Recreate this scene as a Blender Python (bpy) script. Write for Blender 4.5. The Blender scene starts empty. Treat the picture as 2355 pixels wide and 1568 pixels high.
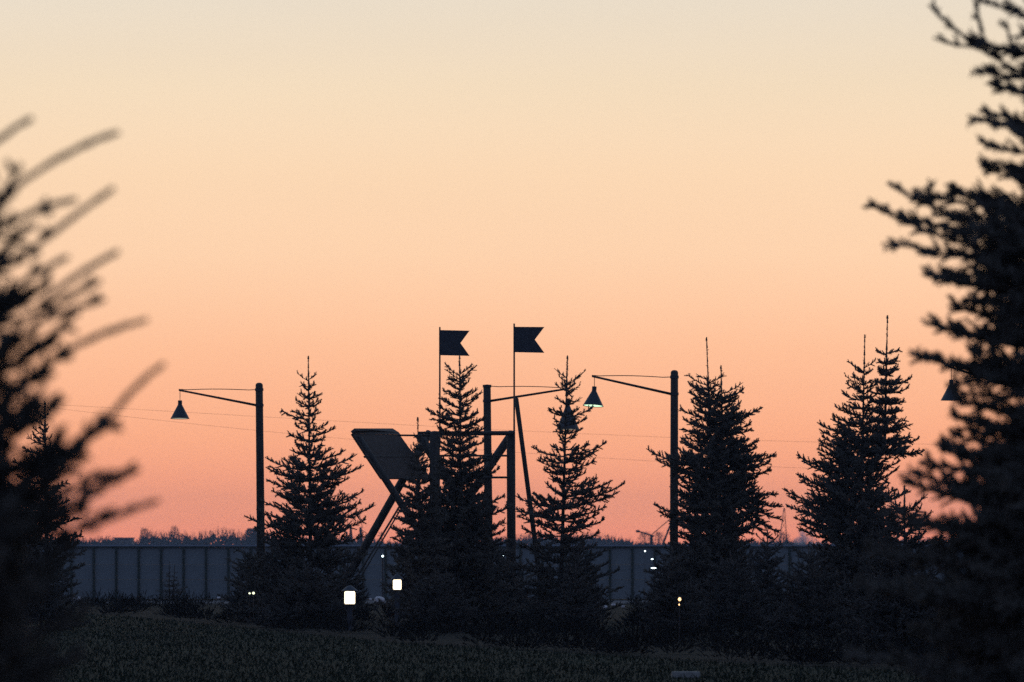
import bpy, bmesh, math, random
import numpy as np
from mathutils import Vector, Matrix

random.seed(7)
rng = np.random.default_rng(7)
scene = bpy.context.scene
C = scene.collection

# ------------------------------------------------------------------ camera
EYE = 1.75
PITCH = math.radians(2.074)
FPX = 200 / 36 * 1024
cam_d = bpy.data.cameras.new('camera')
cam = bpy.data.objects.new('camera', cam_d)
C.objects.link(cam)
cam.location = (0, 0, EYE)
cam.rotation_euler = (math.radians(90) + PITCH, 0, 0)
cam_d.lens = 200
cam_d.sensor_width = 36
cam_d.clip_start = 0.5
cam_d.clip_end = 9000
cam_d.dof.use_dof = True
cam_d.dof.focus_distance = 138
cam_d.dof.aperture_fstop = 4.9
scene.camera = cam

# ------------------------------------------------------------------ sky
def lin(r, g, b):
    f = lambda c: (c / 255 / 12.92) if c / 255 <= .04045 else ((c / 255 + .055) / 1.055) ** 2.4
    return (f(r), f(g), f(b), 1)

w = bpy.data.worlds.new('World')
scene.world = w
w.use_nodes = True
nt = w.node_tree
N, L = nt.nodes, nt.links
N.clear()
tc = N.new('ShaderNodeTexCoord')
sep = N.new('ShaderNodeSeparateXYZ')
L.new(tc.outputs['Generated'], sep.inputs[0])
mx = N.new('ShaderNodeMath'); mx.operation = 'MAXIMUM'; mx.inputs[1].default_value = 0
L.new(sep.outputs['Z'], mx.inputs[0])
sq = N.new('ShaderNodeMath'); sq.operation = 'SQRT'
L.new(mx.outputs[0], sq.inputs[0])

def ramp(stops):
    r = N.new('ShaderNodeValToRGB')
    e = r.color_ramp.elements
    while len(e) > 1: e.remove(e[-1])
    e[0].position = stops[0][0]; e[0].color = stops[0][1]
    for p, c in stops[1:]:
        k = e.new(p); k.color = c
    L.new(sq.outputs[0], r.inputs[0])
    return r

# glow over the place where the sun has set
WARM = [lin(*c) for c in ((282, 164, 127), (283, 167, 128), (276, 172, 131), (274, 178, 135), (272, 186, 140),
                          (268, 202, 158), (263, 218, 178), (258, 222, 184), (249, 225, 193), (238, 224, 203))]
warm = ramp([(0.0, WARM[0]), (.037, WARM[1]), (.071, WARM[2]), (.110, WARM[3]), (.138, WARM[4]),
             (.187, WARM[5]), (.227, WARM[6]), (.256, WARM[7]), (.284, WARM[8]), (.310, WARM[9]),
             (.42, lin(206, 208, 207)), (.62, lin(138, 156, 184)), (1.0, lin(92, 112, 148))])
# the sky behind the camera
cool = ramp([(0.0, lin(82, 88, 116)), (.2, lin(98, 98, 128)), (.35, lin(112, 110, 140)),
             (.6, lin(96, 112, 148)), (1.0, lin(92, 112, 148))])
mr = N.new('ShaderNodeMapRange'); mr.interpolation_type = 'SMOOTHSTEP'
mr.inputs['From Min'].default_value = -.15; mr.inputs['From Max'].default_value = .93
L.new(sep.outputs['Y'], mr.inputs['Value'])
# very faint high veil
nz = N.new('ShaderNodeTexNoise'); nz.inputs['Scale'].default_value = 5
mp = N.new('ShaderNodeMapping'); mp.inputs['Scale'].default_value = (1, 1, 9)
L.new(tc.outputs['Generated'], mp.inputs[0]); L.new(mp.outputs[0], nz.inputs['Vector'])
nr = N.new('ShaderNodeMapRange'); nr.inputs['To Min'].default_value = .965; nr.inputs['To Max'].default_value = 1.035
L.new(nz.outputs[0], nr.inputs['Value'])
mixc = N.new('ShaderNodeMix'); mixc.data_type = 'RGBA'
L.new(mr.outputs[0], mixc.inputs[0]); L.new(cool.outputs[0], mixc.inputs[6]); L.new(warm.outputs[0], mixc.inputs[7])
bg = N.new('ShaderNodeBackground')
L.new(mixc.outputs[2], bg.inputs[0]); L.new(nr.outputs[0], bg.inputs[1])
wo = N.new('ShaderNodeOutputWorld')
L.new(bg.outputs[0], wo.inputs[0])

scene.view_settings.view_transform = 'Standard'
scene.view_settings.look = 'None'
scene.view_settings.exposure = 0
scene.view_settings.gamma = 1
scene.view_settings.use_curve_mapping = False
scene.render.engine = 'CYCLES'
scene.cycles.use_denoising = False
scene.cycles.max_bounces = 5
scene.cycles.diffuse_bounces = 2
scene.cycles.glossy_bounces = 2
scene.cycles.volume_bounces = 1
scene.cycles.use_fast_gi = False

# ------------------------------------------------------------------ helpers
VS = 2.2998
def at(x, y, Y):
    """point of the place that stands Y metres ahead, from a reading (x, y) taken off the 2355-wide photograph"""
    u = (x / VS - 512) / FPX
    v = (341 - y / VS) / FPX
    d = Vector((u, math.cos(PITCH) - v * math.sin(PITCH), math.sin(PITCH) + v * math.cos(PITCH)))
    p = d * (Y / d.y)
    return Vector((p.x, Y, EYE + p.z))

def mat(name, col, rough=.8, var=.25, scale=6, metal=0, col2=None, stretch=None, bump=0):
    m = bpy.data.materials.new(name); m.use_nodes = True
    n, l = m.node_tree.nodes, m.node_tree.links
    b = n['Principled BSDF']
    b.inputs['Roughness'].default_value = rough
    b.inputs['Metallic'].default_value = metal
    t = n.new('ShaderNodeTexCoord'); q = n.new('ShaderNodeTexNoise')
    q.inputs['Scale'].default_value = scale; q.inputs['Detail'].default_value = 5
    g = n.new('ShaderNodeMapping'); g.inputs['Scale'].default_value = stretch or (1, 1, 1)
    l.new(t.outputs['Object'], g.inputs[0]); l.new(g.outputs[0], q.inputs['Vector'])
    r = n.new('ShaderNodeValToRGB')
    c2 = col2 or tuple(c * (1 - var) for c in col)
    c1 = col if col2 else tuple(c * (1 + var) for c in col)
    r.color_ramp.elements[0].position = .3; r.color_ramp.elements[1].position = .7
    r.color_ramp.elements[0].color = (*c2, 1); r.color_ramp.elements[1].color = (*c1, 1)
    l.new(q.outputs[0], r.inputs[0]); l.new(r.outputs[0], b.inputs['Base Color'])
    if bump:
        u = n.new('ShaderNodeBump'); u.inputs['Strength'].default_value = bump
        l.new(q.outputs[0], u.inputs['Height']); l.new(u.outputs[0], b.inputs['Normal'])
    return m

def lamp_mat(name, col, s):
    m = bpy.data.materials.new(name); m.use_nodes = True
    b = m.node_tree.nodes['Principled BSDF']
    b.inputs['Base Color'].default_value = (.8, .8, .8, 1)
    b.inputs['Emission Color'].default_value = (*col, 1)
    b.inputs['Emission Strength'].default_value = s
    return m

M = dict(
    needles=mat('spruce_needles', (.115, .108, .088), .75, .35, 3),
    needles2=mat('spruce_needles_dull', (.088, .084, .072), .75, .35, 3),
    bark=mat('bark', (.04, .034, .030), .9, .3, 12, stretch=(1, 1, .2), bump=.5),
    wood=mat('stained_timber', (.055, .055, .048), .75, .3, 5, stretch=(3, 3, .3), bump=.3),
    post=mat('weathered_post', (.055, .056, .050), .7, .35, 4, stretch=(6, 6, .25), bump=.3),
    board=mat('canopy_board', (.050, .041, .034), .8, .2, 4),
    metal=mat('dark_painted_metal', (.045, .055, .065), .5, .15, 5, .2),
    wire=mat('steel_cable', (.08, .07, .07), .5, .1, 5, .5),
    panel=mat('fence_panel_paint', (.205, .245, .25), .75, .12, 2.5, stretch=(1, 1, .4)),
    fpost=mat('fence_post_paint', (.035, .055, .045), .6, .2, 4),
    cap=mat('fence_cap_metal', (.26, .32, .38), .5, .1, 3, .2),
    ground=mat('earth_ground', (.023, .026, .019), .95, .3, .35, col2=(.020, .019, .016), bump=.2),
    grass=mat('dusk_grass', (.021, .029, .018), .9, .3, .5),
    scrub=mat('low_scrub', (.030, .029, .026), .9, .35, .8),
    stone=mat('pale_boulder', (.62, .60, .58), .8, .15, 4, bump=.4),  # pale base colour carries the sky's reflection off wet ground
    gravel=mat('pale_gravel', (.16, .155, .15), .9, .2, 3, bump=.3),
    slab=mat('concrete_slab', (.30, .31, .28), .9, .2, 8),
    white=mat('white_enamel', (.8, .8, .78), .4, .03, 5),
    far=mat('far_wood', (.045, .045, .045), .95, .2, .05),
    farsteel=mat('far_steel', (.07, .075, .085), .7, .1, .5),
    wall=mat('far_wall', (.14, .13, .13), .9, .15, .3),
    glow_warm=lamp_mat('lit_lantern_glass', (1, .82, .55), 2.1),
    glow_amber=lamp_mat('lit_amber_glass', (1, .58, .25), 2.8),
    glow_white=lamp_mat('lit_led', (.75, .95, 1), 4),
    glow_green=lamp_mat('lit_green_white_disc', (.68, .98, .64), 1.35),
    glow_dim=lamp_mat('dim_green_white_disc', (.85, .80, .62), .55),
    window=lamp_mat('lit_small_glass', (.95, 1, .65), 1.6),
)

for k_ in ('ground', 'grass', 'scrub', 'gravel', 'far'):
    M[k_].node_tree.nodes['Principled BSDF'].inputs['Specular IOR Level'].default_value = 0.05

def tag(o, label, cat, group=None, kind=None):
    if label: o['label'] = label
    if cat: o['category'] = cat
    if group: o['group'] = group
    if kind: o['kind'] = kind
    return o

def empty(name, loc, label, cat, group=None):
    o = bpy.data.objects.new(name, None); C.objects.link(o)
    o.location = loc
    return tag(o, label, cat, group)

def link(name, me, m, parent=None):
    if m and not me.materials: me.materials.append(m)
    o = bpy.data.objects.new(name, me); C.objects.link(o)
    if parent is not None:
        o.parent = parent
        o.matrix_parent_inverse = Matrix.Translation(-parent.location)
    return o

class MB:
    """collects shapes in world coordinates, then links them as one mesh"""
    def __init__(s): s.v = []; s.f = []
    def add(s, v, f):
        k = len(s.v); s.v += [tuple(p) for p in v]; s.f += [tuple(k + i for i in q) for q in f]; return s
    def box(s, c, d, R=None, bev=0):
        c = Vector(c); hx, hy, hz = d[0] / 2, d[1] / 2, d[2] / 2
        if bev:
            bm = bmesh.new(); bmesh.ops.create_cube(bm, size=1)
            for v in bm.verts: v.co = Vector((v.co.x * d[0], v.co.y * d[1], v.co.z * d[2]))
            bmesh.ops.bevel(bm, geom=bm.edges[:], offset=bev, segments=2, affect='EDGES')
            bm.verts.index_update()
            vs = [v.co.copy() for v in bm.verts]; fs = [[v.index for v in f.verts] for f in bm.faces]; bm.free()
        else:
            vs = [Vector((x * hx, y * hy, z * hz)) for x in (-1, 1) for y in (-1, 1) for z in (-1, 1)]
            fs = [(0, 1, 3, 2), (4, 6, 7, 5), (0, 4, 5, 1), (2, 3, 7, 6), (0, 2, 6, 4), (1, 5, 7, 3)]
        if R is not None: vs = [R @ v for v in vs]
        return s.add([c + v for v in vs], fs)
    def lathe(s, base, axis, prof, n=16, R=None):
        """prof: (distance along axis, radius)"""
        a = Vector(axis).normalized(); base = Vector(base)
        q = a.to_track_quat('Z', 'Y')
        vs, fs = [], []
        for h, r in prof:
            for i in range(n):
                t = 2 * math.pi * i / n
                vs.append(base + q @ Vector((r * math.cos(t), r * math.sin(t), h)))
        for j in range(len(prof) - 1):
            for i in range(n):
                k = (i + 1) % n
                fs.append((j * n + i, j * n + k, (j + 1) * n + k, (j + 1) * n + i))
        fs.append(tuple(range(n - 1, -1, -1))); fs.append(tuple((len(prof) - 1) * n + i for i in range(n)))
        return s.add(vs, fs)
    def rod(s, p, q, r0, r1=None, n=12, dome=0):
        p, q = Vector(p), Vector(q); d = (q - p); ln = d.length; r1 = r0 if r1 is None else r1
        pr = [(0, r0), (ln - dome, r1)]
        if dome: pr += [(ln - dome * .5, r1 * .88), (ln - dome * .12, r1 * .55), (ln, r1 * .15)]
        return s.lathe(p, d, pr, n)
    def path(s, pts, r, n=5):
        for a, b in zip(pts, pts[1:]): s.rod(a, b, r, n=n)
        return s
    def mesh(s, name):
        me = bpy.data.meshes.new(name); me.from_pydata(s.v, [], s.f); me.update(); return me
    def build(s, name, m, parent=None, smooth=False):
        me = s.mesh(name)
        if smooth:
            for p in me.polygons: p.use_smooth = len(p.vertices) == 4
        return link(name, me, m, parent)

# ------------------------------------------------------------------ twig machinery
def twig_template(nring, nside, nneedle, seed, core=.55, even=False):
    r = np.random.default_rng(seed)
    vs, fs = [], []
    for j in range(nring + 1):
        t = j / nring
        rad = core * (.75 + .35 * math.sin(math.pi * min(1, t * 1.1 + .1))) if t < 1 else .22
        if even: rad = core if t < 1 else core * .8
        for i in range(nside):
            a = 2 * math.pi * (i + .5 * (j % 2)) / nside
            q = rad * (1 + r.uniform(-.25, .25))
            vs.append((q * math.cos(a), q * math.sin(a), t))
    for j in range(nring):
        for i in range(nside):
            k = (i + 1) % nside
            a, b, c, d = j * nside + i, j * nside + k, (j + 1) * nside + k, (j + 1) * nside + i
            fs += [(a, b, c), (a, c, d)]
    for i in range(nneedle):
        t = (i + r.uniform(0, 1)) / nneedle * .97
        a = r.uniform(0, 2 * math.pi)
        w_ = .16
        c, s_ = math.cos(a), math.sin(a)
        b0 = len(vs)
        tw = r.uniform(-1, 1) * w_
        vs.append((core * .5 * c - w_ * s_, core * .5 * s_ + w_ * c, t))
        vs.append((core * .5 * c + w_ * s_, core * .5 * s_ - w_ * c, t))
        vs.append((1.05 * c, 1.05 * s_, t + r.uniform(.05, .16)))
        fs.append((b0, b0 + 1, b0 + 2))
    return np.array(vs, dtype=np.float32), np.array(fs, dtype=np.int32)

T_RICH = [twig_template(1, 5, 13, s) for s in (1, 2, 3)]
T_MID = [twig_template(1, 4, 8, s) for s in (4, 5, 6)]
T_LOW = [twig_template(1, 3, 3, s) for s in (7, 8, 9)]
T_NEAR = [twig_template(3, 6, 44, s, .5, True) for s in (10, 11)]

def twigs_mesh(name, P, D, Ln, Rd, templates):
    """P base points, D directions, Ln lengths, Rd radii -> one triangle mesh"""
    P = np.asarray(P, np.float32); D = np.asarray(D, np.float32); Ln = np.asarray(Ln, np.float32); Rd = np.asarray(Rd, np.float32)
    D = D / (np.linalg.norm(D, axis=1, keepdims=True) + 1e-9)
    ref = np.where(np.abs(D[:, 2:3]) > .9, np.array([[1., 0, 0]]), np.array([[0, 0, 1.]])).astype(np.float32)
    U = np.cross(ref, D); U /= np.linalg.norm(U, axis=1, keepdims=True)
    W = np.cross(D, U)
    th = rng.uniform(0, 2 * np.pi, len(P)).astype(np.float32)[:, None]
    U2 = U * np.cos(th) + W * np.sin(th); W2 = -U * np.sin(th) + W * np.cos(th)
    pick = rng.integers(0, len(templates), len(P))
    AV, AF, k = [], [], 0
    for i, (tv, tf) in enumerate(templates):
        s = np.where(pick == i)[0]
        if not len(s): continue
        v = (P[s][:, None, :] + U2[s][:, None, :] * (tv[None, :, 0:1] * Rd[s][:, None, None])
             + W2[s][:, None, :] * (tv[None, :, 1:2] * Rd[s][:, None, None])
             + D[s][:, None, :] * (tv[None, :, 2:3] * Ln[s][:, None, None]))
        f = tf[None] + (np.arange(len(s)) * len(tv))[:, None, None] + k
        AV.append(v.reshape(-1, 3)); AF.append(f.reshape(-1, 3)); k += len(s) * len(tv)
    V = np.concatenate(AV); F = np.concatenate(AF).astype(np.int32)
    me = bpy.data.meshes.new(name)
    me.vertices.add(len(V)); me.vertices.foreach_set('co', V.ravel())
    me.loops.add(len(F) * 3); me.loops.foreach_set('vertex_index', F.ravel())
    me.polygons.add(len(F)); me.polygons.foreach_set('loop_start', np.arange(0, len(F) * 3, 3, dtype=np.int32))
    me.update(calc_edges=True)
    return me

class Twigs:
    def __init__(s, rad, r=None): s.P = []; s.D = []; s.L = []; s.R = []; s.rad = rad; s.rnd = r or random.Random(3)
    def add(s, p, d, l, r=None):
        s.P.append(tuple(p)); s.D.append(tuple(d)); s.L.append(l); s.R.append(r or s.rad)
    def branch(s, p0, p1, curl=.18, side=.5, unit=.13, dens=1.0, bare=.12, flat=.7, tipl=1.0):
        """a spruce bough from p0 to p1: needled axis, side shoots in its plane, shoots on those"""
        R = s.rnd
        p0, p1 = Vector(p0), Vector(p1)
        ch = p1 - p0; ln = ch.length
        if ln < 1e-3: return
        up = Vector((0, 0, 1))
        ctrl = p0 + ch * .55 - up * curl * ln
        def pt(t): return p0 * (1 - t) ** 2 + ctrl * 2 * t * (1 - t) + p1 * t * t
        def tan(t): return ((ctrl - p0) * (1 - t) + (p1 - ctrl) * t).normalized()
        n = max(2, int(ln / (unit * 1.05)))
        for i in range(n):
            a, b = pt(i / n), pt((i + 1) / n)
            if (i + 1) / n < bare: s.add(a, b - a, (b - a).length * 1.05, s.rad * .35)
            else: s.add(a, b - a, (b - a).length * 1.1, s.rad * (1.0 if i < n - 1 else .9))
        m = max(2, int(ln / (unit * .46) * dens)) if dens > .05 else 0
        sgn = 1
        for i in range(m):
            t = bare + (1 - bare) * (i + R.random()) / m
            if t > .97: continue
            T = tan(t); nrm = T.cross(up)
            if nrm.length < 1e-3: nrm = Vector((1, 0, 0))
            nrm.normalize(); sgn = -sgn
            sl = max(unit * .8, ln * side * (1 - t) * R.uniform(.55, 1.05))
            sl = min(sl, ln * .55)
            ang = math.radians(R.uniform(38, 62))
            psi = R.gauss(.30, .75)
            d = (T * math.cos(ang) + (nrm * sgn * math.cos(psi) + T.cross(nrm) * -math.sin(psi)) * math.sin(ang)).normalized()
            if d.z < -.55: d.z *= .4; d.normalize()
            q = pt(t)
            if sl > unit * 1.7:
                k = int(sl / unit) + 1
                cur = q.copy(); dd = d.copy(); seg = sl / k
                for j in range(k):
                    s.add(cur, dd, seg * 1.1, s.rad * .95)
                    if j > 0 or k < 3:
                        for sg in (-1, 1):
                            if R.random() < .85:
                                n2 = dd.cross(up)
                                if n2.length < 1e-3: continue
                                n2.normalize()
                                a2 = math.radians(R.uniform(35, 60))
                                ps = R.gauss(.25, .8); d2 = (dd * math.cos(a2) + (n2 * sg * math.cos(ps) + up * math.sin(ps)) * math.sin(a2)).normalized()
                                s.add(cur, d2, unit * R.uniform(.6, 1.25), s.rad * .95)
                    cur = cur + dd * seg
                    dd = (dd + up * R.uniform(-.03, .14) + Vector((R.gauss(0, .06), R.gauss(0, .06), 0))).normalized()
            else:
                s.add(q, d, sl, s.rad * .95)
                if R.random() < .5:
                    d2 = (T * .6 + up * R.uniform(.3, .8) + nrm * R.uniform(-.5, .5)).normalized()
                    s.add(q, d2, unit * R.uniform(.5, .9), s.rad * .85)
    def build(s, name, m, templates, parent=None):
        return link(name, twigs_mesh(name, s.P, s.D, s.L, s.R, templates), m, parent)

TOT = [0]
def spruce(Y, stems, label, group='spruces', rad=.048, unit=.155, templates=T_RICH, whorl=.35, per=8, seed=1,
           name='spruce_tree', trunk_r=.055, k_up=.42, k_low=.10, side=.5, fill=.86, dens=1.0, m='needles', leader=True, tipdens=1.0, curl=.16, away=0):
    R = random.Random(seed)
    T = Twigs(rad, R)
    trunk = MB()
    b0 = at(*stems[0]['base'], Y); base = Vector((b0.x, Y, 0))
    root = empty(name, base, label, 'tree', group)
    for st in stems:
        A = at(*st['apex'], Y); B = at(*st['base'], Y); B.z = st.get('foot', 0.0)
        H = A.z - B.z
        y0 = st.get('dy', 0)
        A.y += y0; B.y += y0
        def axis(z): return B.lerp(A, (z - B.z) / H)
        Lp = [at(x, y, Y) for x, y in st['L']]; Rp = [at(x, y, Y) for x, y in st['R']]
        def env(tips, z, sg):
            zs = np.array([p.z for p in tips]); rs = np.array([max(.02, sg * (p.x - axis(p.z).x)) for p in tips])
            o = np.argsort(zs); return float(np.interp(z, zs[o], rs[o]))
        ztop = max([p.z for p in Lp + Rp])
        zf = st.get('first', ztop) 
        # trunk
        segs = 7
        for i in range(segs):
            a, b = i / segs, (i + 1) / segs
            pa, pb = B.lerp(A, a), B.lerp(A, b)
            tr = st.get('tr', trunk_r)
            trunk.rod(pa, pb, tr * (1 - a) + .006, tr * (1 - b) + .006, n=8)
        # leader shoot with its needles and buds
        z = ztop - .03
        while z < A.z:
            p = axis(z); q = axis(min(A.z, z + unit))
            T.add(p, q - p, (q - p).length * 1.08, rad * .85); z += unit
        T.add(A - Vector((0, 0, .05)), (0, 0, 1), .08, rad * 1.15)
        for s_ in range(2):
            zz = A.z - (A.z - ztop) * R.uniform(.25, .8)
            T.add(axis(zz), (R.uniform(-1, 1), R.uniform(-1, 1), .6), .05, rad * .4)
        # needled stem below the leader
        z = B.z + H * .45
        while z < ztop:
            p = axis(z); q = axis(z + unit); T.add(p, q - p, unit * 1.1, rad * 1.2); z += unit
        # the boughs the picture shows in outline
        for tips, sg in ((Lp, -1), (Rp, 1)):
            for p in tips:
                rr = max(.05, abs(p.x - axis(p.z).x))
                f = (p.z - B.z) / H
                k = k_low + (k_up - k_low) * max(0, f) ** 1.2
                if f > .8: k += .45 * (f - .8) / .2
                za = max(B.z + .05, p.z - rr * k)
                a = axis(za)
                tip = Vector((p.x, Y + y0 + R.uniform(-.25, .25) * rr, p.z))
                sd = side if f < .86 else .3
                lo = away and away == sg
                T.rad = rad * (.66 if f > .84 else 1)
                if f > .84: sd = .16
                T.branch(a, tip, curl * (1 - .8 * max(0, f - .6)), sd, unit * (1.5 if lo else .9 if f > .85 else 1), dens * tipdens * (.5 if lo else 1), bare=.1 if f < .85 else 0)
        # fill: whorls all round
        T.rad = rad
        z = B.z + .25 if B.z < .3 else B.z
        while z < ztop - min(.3, H * .1):
            f = (z - B.z) / H
            g0 = R.uniform(0, 6.28)
            n = int(per * (1 + .9 * max(0, .75 - f))) if f < .62 else max(3, int(per * (1.35 - 1.15 * f)))

            for i in range(n):
                if R.random() < .08: continue
                ph = g0 + 2 * math.pi * i / n + R.uniform(-.25, .25)
                k = k_low + (k_up - k_low) * f ** 1.2 + R.uniform(-.08, .08)
                cx = math.cos(ph)
                r0 = env(Rp, z, 1) * .5 + env(Lp, z, -1) * .5
                zt = z + r0 * k
                if zt > ztop: zt = ztop
                rl, rr_ = env(Lp, zt, -1), env(Rp, zt, 1)
                rad_h = (rl + rr_) / 2 + (rr_ - rl) / 2 * cx
                if cx > 0.3: rad_h = min(rad_h, rr_ / max(cx, .3))
                if cx < -.3: rad_h = min(rad_h, rl / max(-cx, .3))
                rad_h *= fill * R.uniform(.55, 1.06)
                a = axis(z + R.uniform(-.04, .04))
                tip = Vector((axis(zt).x + cx * rad_h, Y + y0 + math.sin(ph) * rad_h, zt + R.uniform(-.04, .04)))
                if away and (cx * away > .25 or tip.z < EYE - (1640 - 1258) / VS / FPX * Y): T.branch(a, tip, curl, side * .6, unit * 1.6, dens * .5)
                else: T.branch(a, tip, curl, side, unit, dens * .95)
            z += whorl * R.uniform(.5, .72) if f > .6 else whorl * R.uniform(.62, .85)
    T.build('crown', M[m], templates, root)
    trunk.build('trunk', M['bark'], root)
    TOT[0] += len(T.P) * len(templates[0][1])
    return root

# ------------------------------------------------------------------ ground
def sheet(name, pts, z, m):
    me = bpy.data.meshes.new(name)
    me.from_pydata([(x, y, z) for x, y in pts], [], [tuple(range(len(pts)))]); me.update()
    o = link(name, me, m); o['kind'] = 'structure'; return o

sheet('ground', [(-1500, -40), (1500, -40), (1500, 3100), (-1500, 3100)], 0, M['ground'])
sheet('gravel_path', [(-40, 176), (40, 176), (40, 186), (-40, 186)], .006, M['gravel'])

# edge between the lawn in front and the planted bed
def bed_edge(x):   # world x -> world Y where the bed begins
    return float(np.interp(x, [-15, -9.5, -2.2, 3.2, 6.0, 14], [165, 142, 104, 86, 78, 66]))
xs = np.linspace(-40, 40, 41)
lawn = [(x, bed_edge(x)) for x in xs]
sheet('lawn', [(-40, 20), (40, 20)] + lawn[::-1], .004, M['grass'])

# lawn blades
n = 90000
gy = 62 + 90 * rng.random(n) ** 1.2
gx = (rng.random(n) * 2 - 1) * (gy * .1 + 1.5)
keep = gy < np.array([bed_edge(x) for x in np.linspace(-20, 20, 401)])[np.clip(((gx + 20) * 10).astype(int), 0, 400)] + rng.normal(0, .6, n)
gx, gy = gx[keep], gy[keep]
n = len(gx)
hh = .03 + .05 * rng.random(n) + .012 * np.sin(gx * 2.3 + gy * .9) * np.sin(gy * .37 + gx * .6)
a = rng.uniform(0, np.pi, n); wd = .012
V = np.stack([np.stack([gx - wd * np.cos(a), gy - wd * np.sin(a), np.zeros(n)], 1),
              np.stack([gx + wd * np.cos(a), gy + wd * np.sin(a), np.zeros(n)], 1),
              np.stack([gx + rng.normal(0, .03, n), gy + rng.normal(0, .03, n), hh], 1)], 1).reshape(-1, 3)
me = bpy.data.meshes.new('grass')
me.vertices.add(n * 3); me.vertices.foreach_set('co', V.astype(np.float32).ravel())
me.loops.add(n * 3); me.loops.foreach_set('vertex_index', np.arange(n * 3, dtype=np.int32))
me.polygons.add(n); me.polygons.foreach_set('loop_start', np.arange(0, n * 3, 3, dtype=np.int32))
me.update(calc_edges=True)
tag(link('grass', me, M['grass']), 'dark green lawn grass along the bottom of the picture', 'grass', kind='stuff')

# planted bed of low scrub
T = Twigs(.03, random.Random(5))
R = random.Random(5)
cnt = 0
while cnt < 620:
    Y = R.uniform(70, 174); x = R.uniform(-1, 1) * (Y * .093 + 1)
    if Y < bed_edge(x) + .4: continue
    if Y > 160 and -7 < x < -4 and R.random() < .8: continue
    cnt += 1
    vx = VS * (512 + x / Y * FPX)
    if Y > 105 and any(abs(vx - q) < w_ for q, w_ in ((872, 24), (852, 12), (178, 26), (503, 20), (1410, 40))): continue
    h = R.uniform(.18, .5) * (1.15 if Y > 150 else .8); rr = R.uniform(.35, .8)
    for i in range(62):
        ph = R.uniform(0, 6.28); e = math.acos(R.uniform(0, 1))
        d = Vector((math.cos(ph) * math.sin(e), math.sin(ph) * math.sin(e), math.cos(e)))
        s0 = R.uniform(.2, .85)
        p = Vector((x + d.x * rr * s0, Y + d.y * rr * s0, .02 + d.z * h * s0))
        T.add(p, d + Vector((R.gauss(0, .3), R.gauss(0, .3), .35)), R.uniform(.07, .2), R.uniform(.018, .034))
tag(T.build('undergrowth', M['scrub'], T_LOW), 'low dark scrub covering the ground between the lawn and the fence', 'undergrowth', kind='stuff')

# ------------------------------------------------------------------ fence
FY = 190
fence = empty('fence', (0, FY, 0), 'long blue-grey panel fence with dark posts running behind the spruces', 'fence')
ztop = at(1177, 1253, FY).z; zrail = at(1177, 1257, FY).z; zb = .02
s1 = at(1177, 1298, FY).z; s2 = at(1177, 1333, FY).z
step = at(267.6, 1300, FY).x - at(216, 1300, FY).x
x0 = at(216, 1300, FY).x - 6 * step
levels = [(s1 + .006, zrail - .035), (s2 + .006, s1 - .006), (zb, s2 - .006)]
pm = MB().box((0, 0, 0), (.075, .08, ztop - .06)).mesh('post')
pan = [MB().box((0, 0, 0), (step - .08, .03, b - a_)).mesh('panel') for a_, b in levels]
for me_ in pan: me_.materials.append(M['panel'])
pm.materials.append(M['fpost'])
for i in range(59):
    x = x0 + i * step
    o = link('post', pm, None, fence); o.location = (x, FY - .03, (ztop - .06) / 2)
    if i < 58:
        for k, (a_, b) in enumerate(levels):
            o = link('panel', pan[k], None, fence); o.location = (x + step / 2, FY + .006 * ((i * 7 + k * 3) % 3 - 1), (a_ + b) / 2)
xe = x0 + 58 * step
MB().box(((x0 + xe) / 2, FY - .01, zrail - .012), (xe - x0 + .1, .13, .042)).build('rail', M['fpost'], fence)
MB().box(((x0 + xe) / 2, FY - .01, (ztop + zrail + .012) / 2), (xe - x0 + .16, .16, ztop - zrail - .008)).build('cap', M['cap'], fence)

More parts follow.
